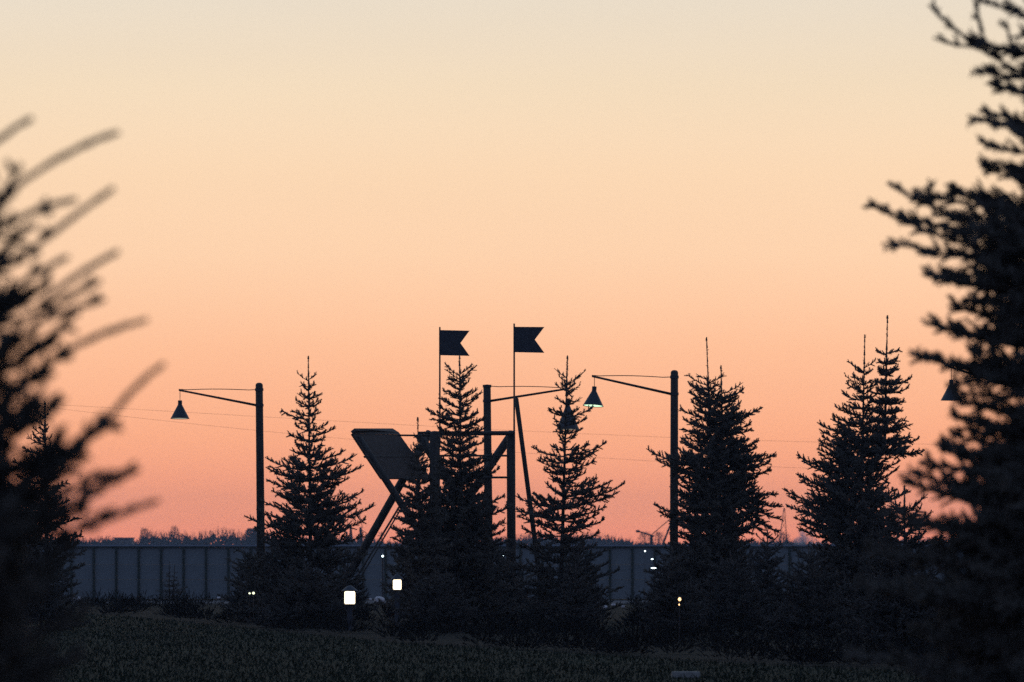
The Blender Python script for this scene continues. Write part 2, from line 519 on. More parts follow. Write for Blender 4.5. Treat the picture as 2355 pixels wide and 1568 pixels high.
# ------------------------------------------------------------------ lamp posts
def lamp_post(Y, pole_x, foot_x, top_y, r, arm_join, arm_tip, wire_join, lamp_x, cord_y, cone, base_y, label, lit, tilt=(0, 0), neck=None):
    foot = at(foot_x, 1258, Y); top = at(pole_x, top_y, Y)
    foot = top + (foot - top) * (top.z / (top.z - foot.z)); foot.z = 0
    root = empty('lamp_post', foot, label, 'street lamp', 'post lamps with slanting arms and hanging cone shades')
    MB().rod(foot, top, r * 1.12, r * .97, n=20, dome=.06).build('pole', M['post'], root, True)
    j = at(*arm_join, Y); t = at(*arm_tip, Y)
    MB().rod(j, t, .034, .026, n=10, dome=.02).build('arm', M['post'], root, True)
    a_, b = at(*wire_join, Y), t + Vector((0, 0, .02))
    pts = [a_.lerp(b, i / 10) + Vector((0, 0, -.02 + .03 * math.sin(math.pi * i / 10))) for i in range(11)]
    pts[0] = a_; pts[-1] = b
    MB().path(pts, .0105).build('stay_cable', M['wire'], root)
    ax_p = (top - foot).normalized()
    for q_ in (j, a_):
        c_ = foot + ax_p * ((q_.z - foot.z) / ax_p.z)
        MB().lathe(c_ - ax_p * .035, ax_p, [(0, r * 1.0), (0, r * 1.13), (.07, r * 1.13), (.07, r * 1.0)], 20).build('clamp', M['metal'], root)
    u = (lamp_x - arm_tip[0]) / (arm_join[0] - arm_tip[0])
    hook = t.lerp(j, u)
    neck_top = at(lamp_x, cord_y, Y); bp = at(lamp_x, base_y, Y)
    MB().rod(hook, neck_top, .009, n=6).build('cord', M['wire'], root)
    H = neck_top.z - bp.z
    R_ = (at(cone[1], base_y, Y).x - at(cone[0], base_y, Y).x) / 2
    nr = .055; nh = H * .22
    ax = Vector((math.sin(tilt[0]), -math.sin(tilt[1]), -math.cos(tilt[0])))
    sh = MB()
    outer = [(0, nr * .2), (0, nr), (nh, nr * 1.0), (nh + .004, nr * 1.02), (H, R_)]
    inner = [(H, R_ - .008), (nh + .03, nr * .85), (nh + .02, .01)]
    sh.lathe(neck_top, ax, outer + inner, 32)
    s_ = sh.build('lamp_shade', M['metal'], root)
    MB().lathe(neck_top + ax * (H - .022), ax, [(0, .01), (0, R_ - .022), (.008, R_ - .022), (.008, .01)], 32).build('diffuser', M['glow_green'] if lit == 2 else M['glow_dim'], s_)
    return root

lamp_post(150, 596, 600, 880, 0.100, (590, 932), (411, 897), (590, 896), 414, 921, (390, 434), 963,
          'weathered lamp post standing alone left of the first spruce, arm pointing left', 1, tilt=(.0, .045))
lamp_post(148, 1120, 1124, 884, .1, (1128, 922), (1312, 893), (1128, 888), 1306, 917, (1280, 1333), 988,
          'lamp post beside the timber frame with its arm reaching right behind a spruce', 1, tilt=(.0, .02))
lamp_post(138, 1551, 1550, 851, .094, (1543, 906), (1361, 865), (1543, 867), 1367, 889, (1336, 1384), 934,
          'lamp post right of centre whose hanging shade glows pale green underneath', 2, tilt=(-.065, .10))
lamp_post(146, 2386, 2388, 858, .09, (2378, 905), (2181, 843), (2378, 846), 2188, 873, (2163, 2213), 921,
          'lamp post mostly hidden by the blurred spruce at the right edge', 1, tilt=(.0, .0))

# ------------------------------------------------------------------ timber frame with crossed legs
SY = 142
fr = empty('timber_frame', (at(1000, 1258, SY).x, SY, 0), 'dark timber frame with crossed legs and slanted board canopy behind the tallest central spruce', 'frame')
def beam(a_, b, r, Y, name='leg', dome=.05, m='wood', toground=False, Y2=None):
    p = at(*a_, Y); q = at(*b, Y if Y2 is None else Y2)   # q is the upper end
    if toground: p = q + (p - q) * (q.z / (q.z - p.z)); p.z = 0.0
    MB().rod(p, q, r, r * .97, n=16, dome=dome).build(name, M[m], fr, True)
V1 = .01085
beam((835, 1265), (990, 991), .104, SY + 2.45, toground=True)
beam((1042, 1344), (823, 1004), .092, SY + .18, toground=True)
beam((1120, 1245), (962, 997), .115, SY + 2.2, toground=True)
beam((1070, 1155), (1174, 1002), .11, SY + 2.0, toground=True)
beam((1000, 1258), (1000, 991), .135, SY + 1.2, 'post', toground=True)
beam((1176, 1258), (1175, 990), .112, SY + 1.6, 'post', toground=True)
beam((1000, 997), (1180, 996), .058, SY + 1.4, 'crossbeam', dome=.02)
beam((915, 1001), (1000, 1002), .024, SY + 1.2, 'tie_rod', dome=0)
beam((1000, 995), (960, 995), .03, SY + 1.2, 'tie_rod', dome=0)
beam((1000, 1048), (1168, 1048), .026, SY + 1.5, 'rail', dome=0)
beam((1000, 1098), (1168, 1098), .028, SY + 1.5, 'rail', dome=0)
beam((860, 1262), (930, 1146), .026, SY + .4, 'brace', dome=0, toground=True)
beam((868, 1262), (934, 1150), .020, SY + .9, 'brace', dome=0, toground=True)
# slanted canopy: two boards edge to edge, and a lip along the top
def slab(corners, Y0, Y1, th, name, m):
    (tl, tr, br, bl) = [Vector(at(*c, y)) for c, y in zip(corners, (Y0, Y1, Y1, Y0))]
    nrm = (tr - tl).cross(bl - tl).normalized() * th
    vs = [tl, tr, br, bl] + [p + nrm for p in (tl, tr, br, bl)]
    fs = [(0, 1, 2, 3), (7, 6, 5, 4), (0, 4, 5, 1), (1, 5, 6, 2), (2, 6, 7, 3), (3, 7, 4, 0)]
    return MB().add(vs, fs).build(name, M[m], fr)
slab(((810, 997), (919, 999), (953, 1047), (842, 1046)), SY, SY + 2.2, .05, 'canopy_board', 'board')
slab(((843.5, 1049), (955, 1050), (992, 1100), (878, 1100)), SY, SY + 2.2, .05, 'canopy_board', 'board')
slab(((842, 1046), (953, 1047), (955.5, 1051), (844, 1050)), SY - .03, SY + 2.17, .09, 'batten', 'wood')
slab(((819, 990), (907, 990), (921, 999), (810, 997)), SY, SY + 2.2, .07, 'canopy_lip', 'wood')

def flag(px, top, bot, fl, Y, label):
    a_ = at(px, bot, Y); b = at(px, top, Y)
    root = empty('flag', a_, label, 'flag', 'metal swallow-tailed flags on thin poles')
    MB().rod(a_, b, .024, .021, n=10).build('pole', M['metal'], root)
    pts = [at(x, y, Y) for x, y in fl]
    v = [(p.x, Y - .006, p.z) for p in pts] + [(p.x, Y + .006, p.z) for p in pts]
    k = len(pts)
    f = [(0, 1, 2), (0, 2, 4), (2, 3, 4)] + [(k + 2, k + 1, k), (k + 4, k + 2, k), (k + 4, k + 3, k + 2)]
    f += [(i, i + k, (i + 1) % k + k, (i + 1) % k) for i in range(k)]
    MB().add(v, f).build('pennant', M['metal'], root)
flag(1011.5, 752, 1025, [(1013, 759), (1080, 760.5), (1059, 789), (1080, 818.5), (1013, 817)], SY + 1.0, 'dark swallow-tailed flag on the left pole, directly above the central spruce')
flag(1182.5, 744, 1030, [(1184, 751.5), (1252, 752), (1230, 781), (1252, 811.5), (1184, 810)], SY + 1.45, 'dark swallow-tailed flag on the right pole, above the upright end of the timber frame')
# leaning mast
p, q = at(1232, 1258, 145), at(1187, 915, 145)
p = q + (p - q) * (q.z / (q.z - p.z)); p.z = 0
lm = MB().rod(p, q, .066, .058, n=14, dome=.03)
tag(lm.build('leaning_pole', M['wood'], None, True), 'plain timber pole leaning left beside the second flag', 'pole')

# ------------------------------------------------------------------ spruces
spruce(134, [dict(apex=(709, 821), base=(716, 1434),
     L=[(685, 859), (691, 880), (684, 905), (680, 920), (648, 944), (664, 998), (678, 1018), (668, 1035), (610, 1052), (612, 1075), (612, 1102), (625, 1128), (600, 1150), (563, 1186), (585, 1215), (540, 1262), (520, 1285), (516, 1330), (500, 1390)],
     R=[(728, 860), (724, 882), (740, 903), (737, 925), (732, 950), (770, 984), (748, 1006), (740, 1040), (795, 1035), (820, 1045), (836, 1070), (800, 1100), (836, 1130), (812, 1145), (862, 1162), (842, 1195), (835, 1230), (846, 1275), (838, 1330), (850, 1390)])],
     'spruce with a slim forked tip between the lone lamp post and the slanted canopy', seed=11)

spruce(126, [dict(apex=(961, 962), base=(965, 1440), tr=.03,
     L=[(950, 1000), (944, 1030), (938, 1070), (930, 1100), (922, 1140), (908, 1190), (900, 1215), (892, 1255), (885, 1300), (875, 1340), (870, 1385)],
     R=[(974, 1000), (982, 1030), (990, 1070), (1000, 1100), (1010, 1140), (1030, 1190), (1040, 1255), (1045, 1330), (1050, 1390)])],
     'narrow short spruce in front of the crossed timber legs', seed=12, dens=1.3, per=10, fill=.95, whorl=.26)

spruce(128, [dict(apex=(1057, 820), base=(1062, 1440),
     L=[(1024, 838), (1029, 852), (1030, 868), (1019, 898), (1010, 915), (984, 944), (996, 962), (1008, 985), (1000, 1020), (1004, 1060), (996, 1090), (960, 1120), (940, 1150), (925, 1190), (915, 1230), (905, 1290), (895, 1350), (890, 1395)],
     R=[(1086, 838), (1096, 840), (1080, 862), (1078, 878), (1098, 896), (1105, 905), (1100, 950), (1118, 960), (1113, 985), (1122, 1010), (1135, 1050), (1148, 1078), (1130, 1100), (1160, 1140), (1172, 1165), (1160, 1200), (1176, 1240), (1185, 1300), (1190, 1350), (1195, 1395)])],
     'tallest central spruce rising below the left flag in front of the timber frame', seed=13, dens=1.3, per=11, fill=.94, whorl=.28)

spruce(133, [dict(apex=(1305, 820), base=(1288, 1436),
     L=[(1276, 848), (1286, 866), (1277, 884), (1262, 938), (1264, 945), (1272, 975), (1280, 992), (1224, 1028), (1236, 1058), (1250, 1080), (1262, 1100), (1224, 1135), (1185, 1140), (1165, 1160), (1190, 1185), (1200, 1215), (1185, 1250), (1160, 1290), (1150, 1340), (1145, 1390)],
     R=[(1346, 852), (1330, 868), (1334, 885), (1338, 915), (1362, 938), (1350, 962), (1340, 985), (1328, 1000), (1394, 1018), (1376, 1035), (1366, 1060), (1345, 1088), (1408, 1105), (1436, 1112), (1425, 1130), (1392, 1165), (1390, 1195), (1380, 1225), (1405, 1260), (1425, 1310), (1432, 1350), (1430, 1390)])],
     'sparse spruce with ragged side boughs just right of the leaning pole', seed=14, dens=.95, per=6)

spruce(130, [dict(apex=(1625, 778), base=(1650, 1438),
     L=[(1581, 862), (1602, 860), (1586, 885), (1583, 902), (1590, 925), (1564, 940), (1572, 965), (1572, 985), (1578, 1005), (1488, 1032), (1508, 1056), (1560, 1080), (1540, 1120), (1503, 1160), (1512, 1175), (1545, 1200), (1540, 1225), (1500, 1265), (1480, 1310), (1470, 1360), (1470, 1395)],
     R=[(1664, 862), (1650, 885), (1690, 905), (1700, 940), (1706, 985), (1715, 1030), (1720, 1080), (1740, 1140), (1760, 1200), (1780, 1290), (1790, 1390)]),
     dict(apex=(1659, 842), base=(1665, 1120), foot=at(1665, 1120, 130).z, tr=.03, dy=.25,
     L=[(1640, 880), (1630, 920), (1620, 1000), (1625, 1080)],
     R=[(1708, 880), (1710, 896), (1698, 915), (1752, 937), (1732, 950), (1728, 973), (1745, 1014), (1740, 1030), (1786, 1044), (1772, 1062), (1774, 1080), (1745, 1108), (1790, 1135), (1798, 1165), (1800, 1195), (1792, 1225), (1775, 1240)])],
     'broad dense spruce with two bare leaders, its left boughs crossing a lamp post', seed=15, dens=1.3, per=11, fill=.93, whorl=.29)

spruce(129, [dict(apex=(1989, 772), base=(1975, 1440),
     L=[(1951, 832), (1962, 840), (1944, 865), (1946, 882), (1938, 905), (1920, 935), (1916, 955), (1880, 972), (1888, 990), (1882, 1012), (1833, 1046), (1845, 1060), (1830, 1090), (1838, 1104), (1800, 1124), (1812, 1140), (1806, 1160), (1830, 1190), (1838, 1215), (1820, 1260), (1800, 1320), (1790, 1390)],
     R=[(2012, 830), (2008, 850), (2020, 880), (2030, 930), (2050, 990), (2070, 1060), (2090, 1130), (2110, 1200), (2130, 1300), (2140, 1390)]),
     dict(apex=(2039, 729), base=(2032, 1040), foot=at(2032, 1040, 129).z, tr=.035, dy=-.3,
     L=[(2012, 808), (2018, 830), (2016, 850), (2008, 875), (2000, 900), (1985, 960), (1960, 1010)],
     R=[(2066, 804), (2062, 825), (2062, 845), (2091, 872), (2086, 893), (2078, 922), (2070, 945), (2090, 978), (2110, 1010), (2120, 1040)])],
     'wide spruce with twin pointed tops beside the blurred tree at the right', seed=16, dens=1.15, per=9, fill=.92, whorl=.3)

spruce(122, [dict(apex=(103, 925), base=(110, 1448),
     L=[(84, 945), (80, 965), (76, 985), (64, 1005), (55, 1030), (30, 1060), (10, 1110), (-20, 1180), (-40, 1260), (-60, 1390)],
     R=[(112, 950), (110, 975), (118, 1005), (130, 1030), (150, 1075), (152, 1110), (160, 1150), (178, 1190), (188, 1230), (196, 1265), (190, 1300), (185, 1340), (186, 1390)])],
     'sharp spruce seen through the blurred boughs at the left edge', seed=17, dens=1.15, per=8)

spruce(170, [dict(apex=(389, 1292), base=(390, 1392), tr=.02, L=[(384, 1305), (382, 1322), (374, 1342), (362, 1358), (355, 1375)], R=[(394, 1305), (396, 1325), (410, 1345), (425, 1358), (436, 1372)]),
     dict(apex=(402, 1303), base=(396, 1392), tr=.02, L=[(398, 1316), (394, 1340)], R=[(408, 1316), (412, 1340), (430, 1350)])],
     'tiny twin-stemmed spruce sapling in front of the fence', group=None, name='spruce_sapling', seed=18, unit=.1, rad=.024, whorl=.2, per=4, templates=T_MID)

# low young spruces that close the gaps between the big ones
LOW = [(150, 575, 1262, 70, 'low bushy young spruce at the foot of the lone lamp post'),
       (138, 800, 1285, 62, 'low young spruce between the two square lanterns'),
       (140, 1165, 1245, 85, 'young spruce filling the gap under the lamp post beside the timber frame'),
       (120, 1325, 1300, 60, 'low young spruce right of the sparse spruce, under the green-lit lamp'),
       (112, 1545, 1262, 95, 'young spruce in front of the green-lit lamp post foot'),
       (132, 1330, 1255, 75, 'young spruce close behind the sparse spruce'),
       (124, 1680, 1268, 110, 'low young spruce against the foot of the broad dense spruce'),
       (110, 1860, 1250, 120, 'broad low spruce between the two twin-topped spruces'),
       (96, 2080, 1120, 170, 'big dark young spruce left of the blurred tree at the right'),
       (126, 1765, 1222, 80, 'small young spruce wedged between the two twin-topped spruces'),
       (119, 95, 1268, 100, 'low young spruce at the foot of the sharp spruce on the left'),
       (118, 1000, 1310, 120, 'low spruce in front of the tallest central spruce'),
       (124, 700, 1290, 130, 'low spruce in front of the first spruce')]
for i, (Y, x, ty, wd, lb) in enumerate(LOW):
    gb = 1258 + EYE * FPX / Y * VS
    hts = np.linspace(ty + 12, gb - 25, 8)
    ext = np.linspace(.22, 1, 8) ** .8 * wd
    spruce(Y, [dict(apex=(x, ty), base=(x, gb), tr=.03,
           L=[(x - e * R.uniform(.8, 1.15), h + R.uniform(-6, 6)) for e, h in zip(ext, hts)],
           R=[(x + e * R.uniform(.8, 1.15), h + R.uniform(-6, 6)) for e, h in zip(ext, hts)])],
           lb, group='low young spruces', name='young_spruce', seed=30 + i, templates=T_MID, per=9, m='needles2', rad=.042, unit=.14, dens=1.25, fill=.95, side=.55, whorl=.2)

# blurred spruce close by on the right
spruce(27, [dict(apex=(2450, -330), base=(2455, 2100), tr=.06,
     L=[(2400, -250), (2370, -180), (2350, -120), (2300, -60), (2240, -5), (2225, 90), (2250, 155), (2290, 200), (2228, 268), (2252, 330), (2260, 385), (2185, 440), (2125, 630), (2175, 640), (2250, 640), (2188, 702), (2132, 742), (2090, 818), (2240, 860), (2235, 930), (2192, 960), (2190, 1000), (2168, 1035), (2120, 1060), (2080, 1110), (2030, 1180), (1990, 1260), (1960, 1340), (1940, 1500), (1930, 1650), (1930, 1800)],
     R=[(2500, -250), (2560, -120), (2620, 20), (2660, 200), (2720, 400), (2760, 600), (2800, 800), (2840, 1000), (2900, 1250), (2950, 1500), (3000, 1800)])],
     'large out-of-focus spruce filling the right edge', group='blurred spruces close by', away=1, rad=.033, unit=.09, templates=T_MID, whorl=.12, per=11, seed=21, trunk_r=.06, side=.45, dens=1.3, fill=.74, k_up=.2, k_low=.05, curl=.08)
# the long boughs that reach out of that tree
def extra(root, Y, items, rad, unit, seed, templates, **kw):
    T = Twigs(rad, random.Random(seed))
    for it in items:
        a_, b, c, side_, dens_ = it
        dz = T.rnd.uniform(-.12, .12) * Y / 27
        p, q = at(*a_, Y), at(*b, Y)
        p.y += dz * .3; q.y += dz
        T.branch(p, q, c, side_, unit, dens_, bare=0, flat=kw.get('flat', .5), )
    o = T.build('bough', M['needles'], templates, root); return o
near_r = [o for o in C.objects if o.get('label', '').startswith('large out-of-focus')][0]
extra(near_r, 27, [((2360, 170), (2137, 15), .12, .2, .8), ((2270, 120), (2240, -12), .0, .1, .5), ((2260, 110), (2150, 90), .1, .1, .5), ((2330, 130), (2312, 50), 0, .15, .6),
    ((2420, 560), (2045, 420), .10, .35, 1.2), ((2420, 600), (1996, 470), .10, .34, 1.2), ((2150, 500), (2137, 412), 0, .1, .5), ((2350, 620), (2030, 562), -.05, .35, 1.0),
    ((2400, 640), (2125, 630), .1, .3, 1.0), ((2360, 560), (2180, 645), -.05, .3, .9), ((2300, 480), (2190, 440), 0, .3, .8),
    ((2350, 800), (2135, 742), .05, .3, .9), ((2350, 860), (2095, 818), .05, .3, 1.0), ((2340, 1000), (2195, 950), .1, .4, 1.3),
    ((2400, 1060), (2170, 1020), .1, .4, 1.3), ((2400, 1130), (2085, 1085), .1, .5, 1.5)    , ((2380, 545), (2075, 500), .06, .45, 1.4), ((2380, 590), (2110, 585), .04, .45, 1.4), ((2330, 480), (2105, 445), .04, .4, 1.2), ((2330, 620), (2170, 630), .04, .5, 1.2),
    ((2360, 915), (2186, 903), 0, .5, 1.5), ((2360, 885), (2190, 880), 0, .5, 1.5), ((2360, 860), (2228, 846), 0, .4, 1.3), ((2360, 945), (2190, 928), 0, .5, 1.4),
    ((2420, 300), (2260, 250), .05, .4, 1.3), ((2420, 420), (2262, 372), .05, .4, 1.3), ((2420, 240), (2275, 190), .05, .4, 1.2), ((2420, 700), (2215, 690), .1, .5, 1.5), ((2440, 1180), (2140, 1120), .1, .5, 1.5), ((2440, 1240), (2090, 1200), .1, .5, 1.5)]
    + [((2440 + (k % 3) * 12, 560 + 42 * k), (2225 + 37 * ((k * 7) % 4) - (k > 10) * 60, 520 + 42 * k), .08, .5, 1.2) for k in range(19)], .025, .082, 41, T_RICH)

# blurred spruce close by on the left
spruce(15, [dict(apex=(-260, -60), base=(-260, 2800), tr=.04,
     L=[(-300, 60), (-360, 260), (-450, 480), (-560, 700), (-650, 950), (-700, 1300), (-800, 1900), (-850, 2500)],
     R=[(-200, 20), (-170, 120), (-120, 230), (-60, 330), (-20, 430), (10, 520), (30, 600), (60, 680), (90, 760), (110, 850), (130, 950), (150, 1010), (165, 1080), (175, 1150), (180, 1250), (190, 1500), (230, 1900), (260, 2500)])],
     'heavily blurred spruce at the left edge with long curved shoots', group='blurred spruces close by', away=-1, rad=.026, unit=.07, templates=T_MID, whorl=.075, per=10, seed=22, trunk_r=.04, side=.5, dens=1.4, fill=1.0, k_up=.7, k_low=.4, curl=.02)
near_l = [o for o in C.objects if o.get('label', '').startswith('heavily blurred')][0]
extra(near_l, 15, [((-120, 700), (60, 520), .02, .45, 1.3), ((-120, 820), (110, 650), .02, .45, 1.3), ((-120, 930), (130, 780), .02, .45, 1.3), ((-120, 600), (30, 430), .02, .4, 1.1), ((-60, 370), (73, 275), -.08, 0, .01), ((-30, 520), (50, 385), -.05, 0, .2), ((20, 440), (268, 303), -.10, 0, .01), ((-20, 520), (20, 440), 0, .2, .5),
    ((-30, 540), (168, 455), -.10, .05, .1), ((-40, 640), (130, 530), .08, .15, .5), ((110, 545), (257, 434), -.03, 0, .01),
    ((-20, 700), (155, 592), -.06, .1, .3), ((90, 700), (270, 580), -.08, 0, .05), ((40, 740), (226, 645), .0, .1, .4), ((90, 740), (240, 692), -.05, .1, .2),
    ((20, 900), (160, 800), .0, .2, .6), ((140, 815), (337, 738), -.08, 0, .05), ((0, 860), (180, 720), 0, .2, .6),
    ((90, 1110), (250, 960), .06, .25, .8), ((232, 985), (374, 838), -.12, 0, .01), ((150, 1040), (272, 970), 0, .1, .3),
    ((100, 1200), (290, 1085), .06, .2, .8), ((180, 1140), (316, 1082), 0, .05, .2), ((60, 1180), (240, 1090), 0, .2, .7),
    ((120, 1240), (300, 1170), .04, .15, .7), ((200, 1215), (360, 1152), -.04, .0, .05), ((-40, 1230), (190, 1180), 0, .4, 1.2), ((-40, 1100), (190, 1040), 0, .4, 1.2), ((-40, 990), (150, 920), 0, .4, 1.0)],
    .0165, .055, 42, T_NEAR, flat=.5)

# ------------------------------------------------------------------ lanterns and small lights
def lantern(Y, x, y0, y1, x0_, x1_, label, g='glow_warm'):
    a_, b = at(x0_, y0, Y), at(x1_, y1, Y); wd = b.x - a_.x; h = a_.z - b.z
    cx = (a_.x + b.x) / 2
    root = empty('bollard_lamp', (cx, Y, 0), label, 'lamp', 'square glowing bollard lamps')
    MB().box((cx, Y, b.z / 2), (.11, .11, b.z - .03), bev=.01).build('post', M['metal'], root)
    MB().box((cx, Y, b.z - .008), (wd * 1.12, wd * 1.12, .016)).build('base_plate', M['metal'], root)
    MB().box((cx, Y, (a_.z + b.z) / 2), (wd, wd, h), Matrix.Rotation(.0, 3, 'Z'), bev=.014).build('glass', M[g], root)
    cp = MB(); cp.lathe((cx, Y, a_.z + .002), (0, 0, 1), [(0, wd * .8), (.012, wd * .8), (.10, wd * .3), (.12, wd * .1)], 4 if False else 24)
    cp.build('cap', M['metal'], root)
    return root
lantern(118, 804, 1360, 1389, 792.5, 816.5, 'nearer square glowing lantern, lower left of the bright pair')
lantern(124, 914, 1333, 1356, 904, 923, 'glowing lantern higher up at the left edge of the central spruce')

def small_light(Y, x, y, wx, hy, label, g, name='garden_light', pole_r=.004, group='small garden lights'):
    p = at(x, y, Y); s = VS * FPX / Y; rx, rz = wx / s / 2, hy / s / 2
    root = empty(name, (p.x, Y, 0), label, 'light', group)
    MB().rod((p.x, Y + .02, 0), (p.x, Y + .02, p.z - rz * .6), pole_r, n=8).build('pole', M['metal'], root)
    MB().lathe((p.x, Y, p.z - rz), (0, 0, 1), [(0, rx * .3), (rz * .5, rx * .9), (rz * 1.2, rx), (rz * 1.8, rx * .6), (rz * 2, rx * .1)], 12).build('glass', M[g], root)
    MB().lathe((p.x, Y, p.z + rz + .003), (0, 0, 1), [(0, rx * 1.2), (.012, rx * 1.1), (.02, rx * .2)], 12).build('hood', M['metal'], root)
    return root
small_light(126, 574, 1364.5, 5, 4, 'left one of two tiny yellowish lights low under the first spruce', 'window')
small_light(126, 583, 1364, 6, 6, 'right one of two tiny yellowish lights low under the first spruce', 'window')
small_light(100, 1563, 1378, 7, 8, 'small amber light low in front of the green-lit lamp post', 'glow_amber')
small_light(100, 1562, 1390.5, 3, 4, 'fainter amber light just below the other amber one', 'glow_amber')
small_light(180, 880, 1279, 5, 5, 'pinprick white light on a thin pole in the gap beside the crossed legs', 'glow_white', name='pole_light', pole_r=.03)
small_light(180, 1157, 1277, 3, 4, 'faint white light showing through the dark behind the timber frame', 'glow_white', name='pole_light')
for (x, y, wx, hy, lb) in [(1483.5, 1267.5, 4, 3.4, 'topmost white LED light in front of the fence left of the green-lit lamp post'),
                           (1500, 1286, 6, 3, 'middle white LED light in front of the fence, slightly right of the topmost'),
                           (1503, 1306.5, 13, 2.8, 'lowest and widest white LED light in front of the fence')]:
    small_light(124, x, y, wx, hy, lb, 'glow_white', name='led_light', group='white LED lights on short posts')
# pale-painted lumps standing in for wet ground that mirrors the sky
def boulder(x, y, wx, hy, Y, label, seed):
    rr = random.Random(seed); s = VS * FPX / Y; p = at(x, y, Y)
    bm = bmesh.new(); bmesh.ops.create_icosphere(bm, subdivisions=2, radius=1)
    for v in bm.verts:
        k = 1 + rr.uniform(-.12, .12)
        v.co = Vector((p.x + v.co.x * k * wx / s / 2, Y + v.co.y * k * wx / s / 2, max(0.0, p.z + v.co.z * k * hy / s / 2)))
    me = bpy.data.meshes.new('boulder'); bm.to_mesh(me); bm.free()
    tag(link('boulder', me, M['stone']), label, 'boulder', 'pale boulders along the bed')
boulder(872, 1380, 25, 17, 168, 'pale boulder low in the gap beside the nearer square lantern', 1)
boulder(852, 1379, 7, 8, 168, 'small pale boulder just left of the bigger one by the lantern', 2)
boulder(178, 1378, 24, 14, 172, 'pale boulder at the foot of the fence near the left edge', 3)
boulder(503, 1376, 14, 8, 172, 'flat pale boulder below the fence left of the lone lamp post', 4)
for i, (x, y, wx, hy) in enumerate([(1392, 1397, 14, 9), (1411, 1391, 12, 6), (1433, 1395, 9, 9), (1423, 1409, 12, 7)]):
    boulder(x, y, wx, hy, 160, ['leftmost of four pale stones low under the green-lit lamp', 'flat upper stone of the four under the green-lit lamp', 'rightmost upright stone of the four under the green-lit lamp', 'lowest stone of the four under the green-lit lamp'][i], 10 + i)
# pale slab in the lawn at the bottom edge
p = at(1577, 1556, 76)
tag(MB().box((p.x, 76, .045), (.38, .25, .09), bev=.012).build('concrete_block', M['slab']), 'small pale concrete block lying in the lawn at the bottom edge', 'block')

# ------------------------------------------------------------------ far away
FAR = 2000
prof = [(-400, 1238), (150, 1240), (200, 1241), (240, 1236), (262, 1237), (300, 1246), (318, 1247), (326, 1226), (340, 1217), (372, 1226), (385, 1226), (397, 1217), (410, 1220), (425, 1228), (445, 1230),
        (480, 1219), (520, 1215), (545, 1221), (560, 1229), (575, 1222), (595, 1222), (640, 1230), (700, 1236), (790, 1236), (830, 1234), (860, 1240), (880, 1246), (905, 1250), (1150, 1236), (1240, 1228), (1300, 1232),
        (1365, 1226), (1385, 1232), (1405, 1233), (1425, 1239), (1450, 1244), (1466, 1253), (1520, 1254), (1600, 1252), (1700, 1246), (1780, 1244), (1812, 1244), (1832, 1248), (1900, 1250), (2100, 1240), (2800, 1238)]
T = Twigs(.12, random.Random(9)); R = random.Random(9)
px_ = [p[0] for p in prof]; py_ = [p[1] for p in prof]
for i in range(15000):
    x = R.uniform(-300, 2700); top = np.interp(x, px_, py_) + 2.5 * math.sin(x * .35) + 1.5 * math.sin(x * .9 + 1)
    Y = FAR + R.uniform(-40, 40)
    h = at(x, top, Y).z
    f = R.random() ** .8
    z = h * f * .93
    T.add((at(x, top, Y).x, Y, z), (R.gauss(0, .35), R.gauss(0, .3), 1), R.uniform(.8, 2.0), (1.3 if f < .62 else .3 if f < .85 else .1) * R.uniform(.6, 1.2))
tag(T.build('far_wood', M['far'], T_LOW), 'hazy line of far-off woods along the horizon', 'wood', kind='stuff')

def far_tree(x, ytop, wv, Y, label, dense, seed, name='far_tree'):
    T = Twigs(.1, random.Random(seed)); R = T.rnd
    A = at(x, ytop, Y); h = A.z; s = VS * FPX / Y; rw = wv / s / 2
    root = empty(name, (A.x, Y, 0), label, 'tree', 'single trees standing out of the far woods')
    MB().rod((A.x, Y, 0), (A.x, Y, h * .8), .25, .08, n=8).build('trunk', M['far'], root)
    for i in range(900 if dense else 380):
        f = R.uniform(.25, .97); ph = R.uniform(0, 6.28); q = math.sqrt(R.random()) * rw * math.sqrt(max(0, 1 - ((f - .5) / .5) ** 2)) * (1 + .25 * math.sin(ph * 3 + f * 9))
        T.add((A.x + q * math.cos(ph), Y + q * math.sin(ph), h * f * .93), (math.cos(ph) * .5, math.sin(ph) * .5, 1), R.uniform(.5, 1.3) * (.7 if dense else 1), (.26 if dense else .07) * R.uniform(.7, 1.2))
    T.build('crown', M['far'], T_LOW, root)
far_tree(401, 1207, 20, 1980, 'tall bare tree standing above the far woods, below the left lamp', False, 51)
far_tree(579, 1212, 42, 1960, 'round dense tree in the far woods left of the lone lamp post', True, 52)
far_tree(331, 1212, 18, 1980, 'clump-topped bare tree at the left step of the far woods', False, 53)
far_tree(1483, 1222, 34, 1900, 'hazy bare tree around the far conveyor tower', False, 54)
far_tree(1515, 1222, 26, 1900, 'smaller hazy bare tree right of the far conveyor tower', False, 55)
far_tree(1802, 1224, 30, 1900, 'hazy bare tree behind the far lattice tower', False, 56)

bp0, bp1 = at(262, 1238, 1700), at(303, 1258, 1700)
b_ = empty('far_building', (bp0.x, 1700, 0), 'low flat-roofed building among the far woods near the left', 'building')
wd = bp1.x - bp0.x
MB().box((bp0.x + wd / 2, 1706, bp0.z / 2), (wd, 10, bp0.z)).build('wall', M['wall'], b_)
MB().box((bp0.x + wd / 2, 1706, bp0.z + .12), (wd + .5, 10.6, .24)).build('roof', M['farsteel'], b_)
for k in range(4):
    MB().box((bp0.x + wd * (.15 + .23 * k), 1700.95, bp0.z * .55), (wd * .1, .08, bp0.z * .3)).build('window', M['metal'], b_)

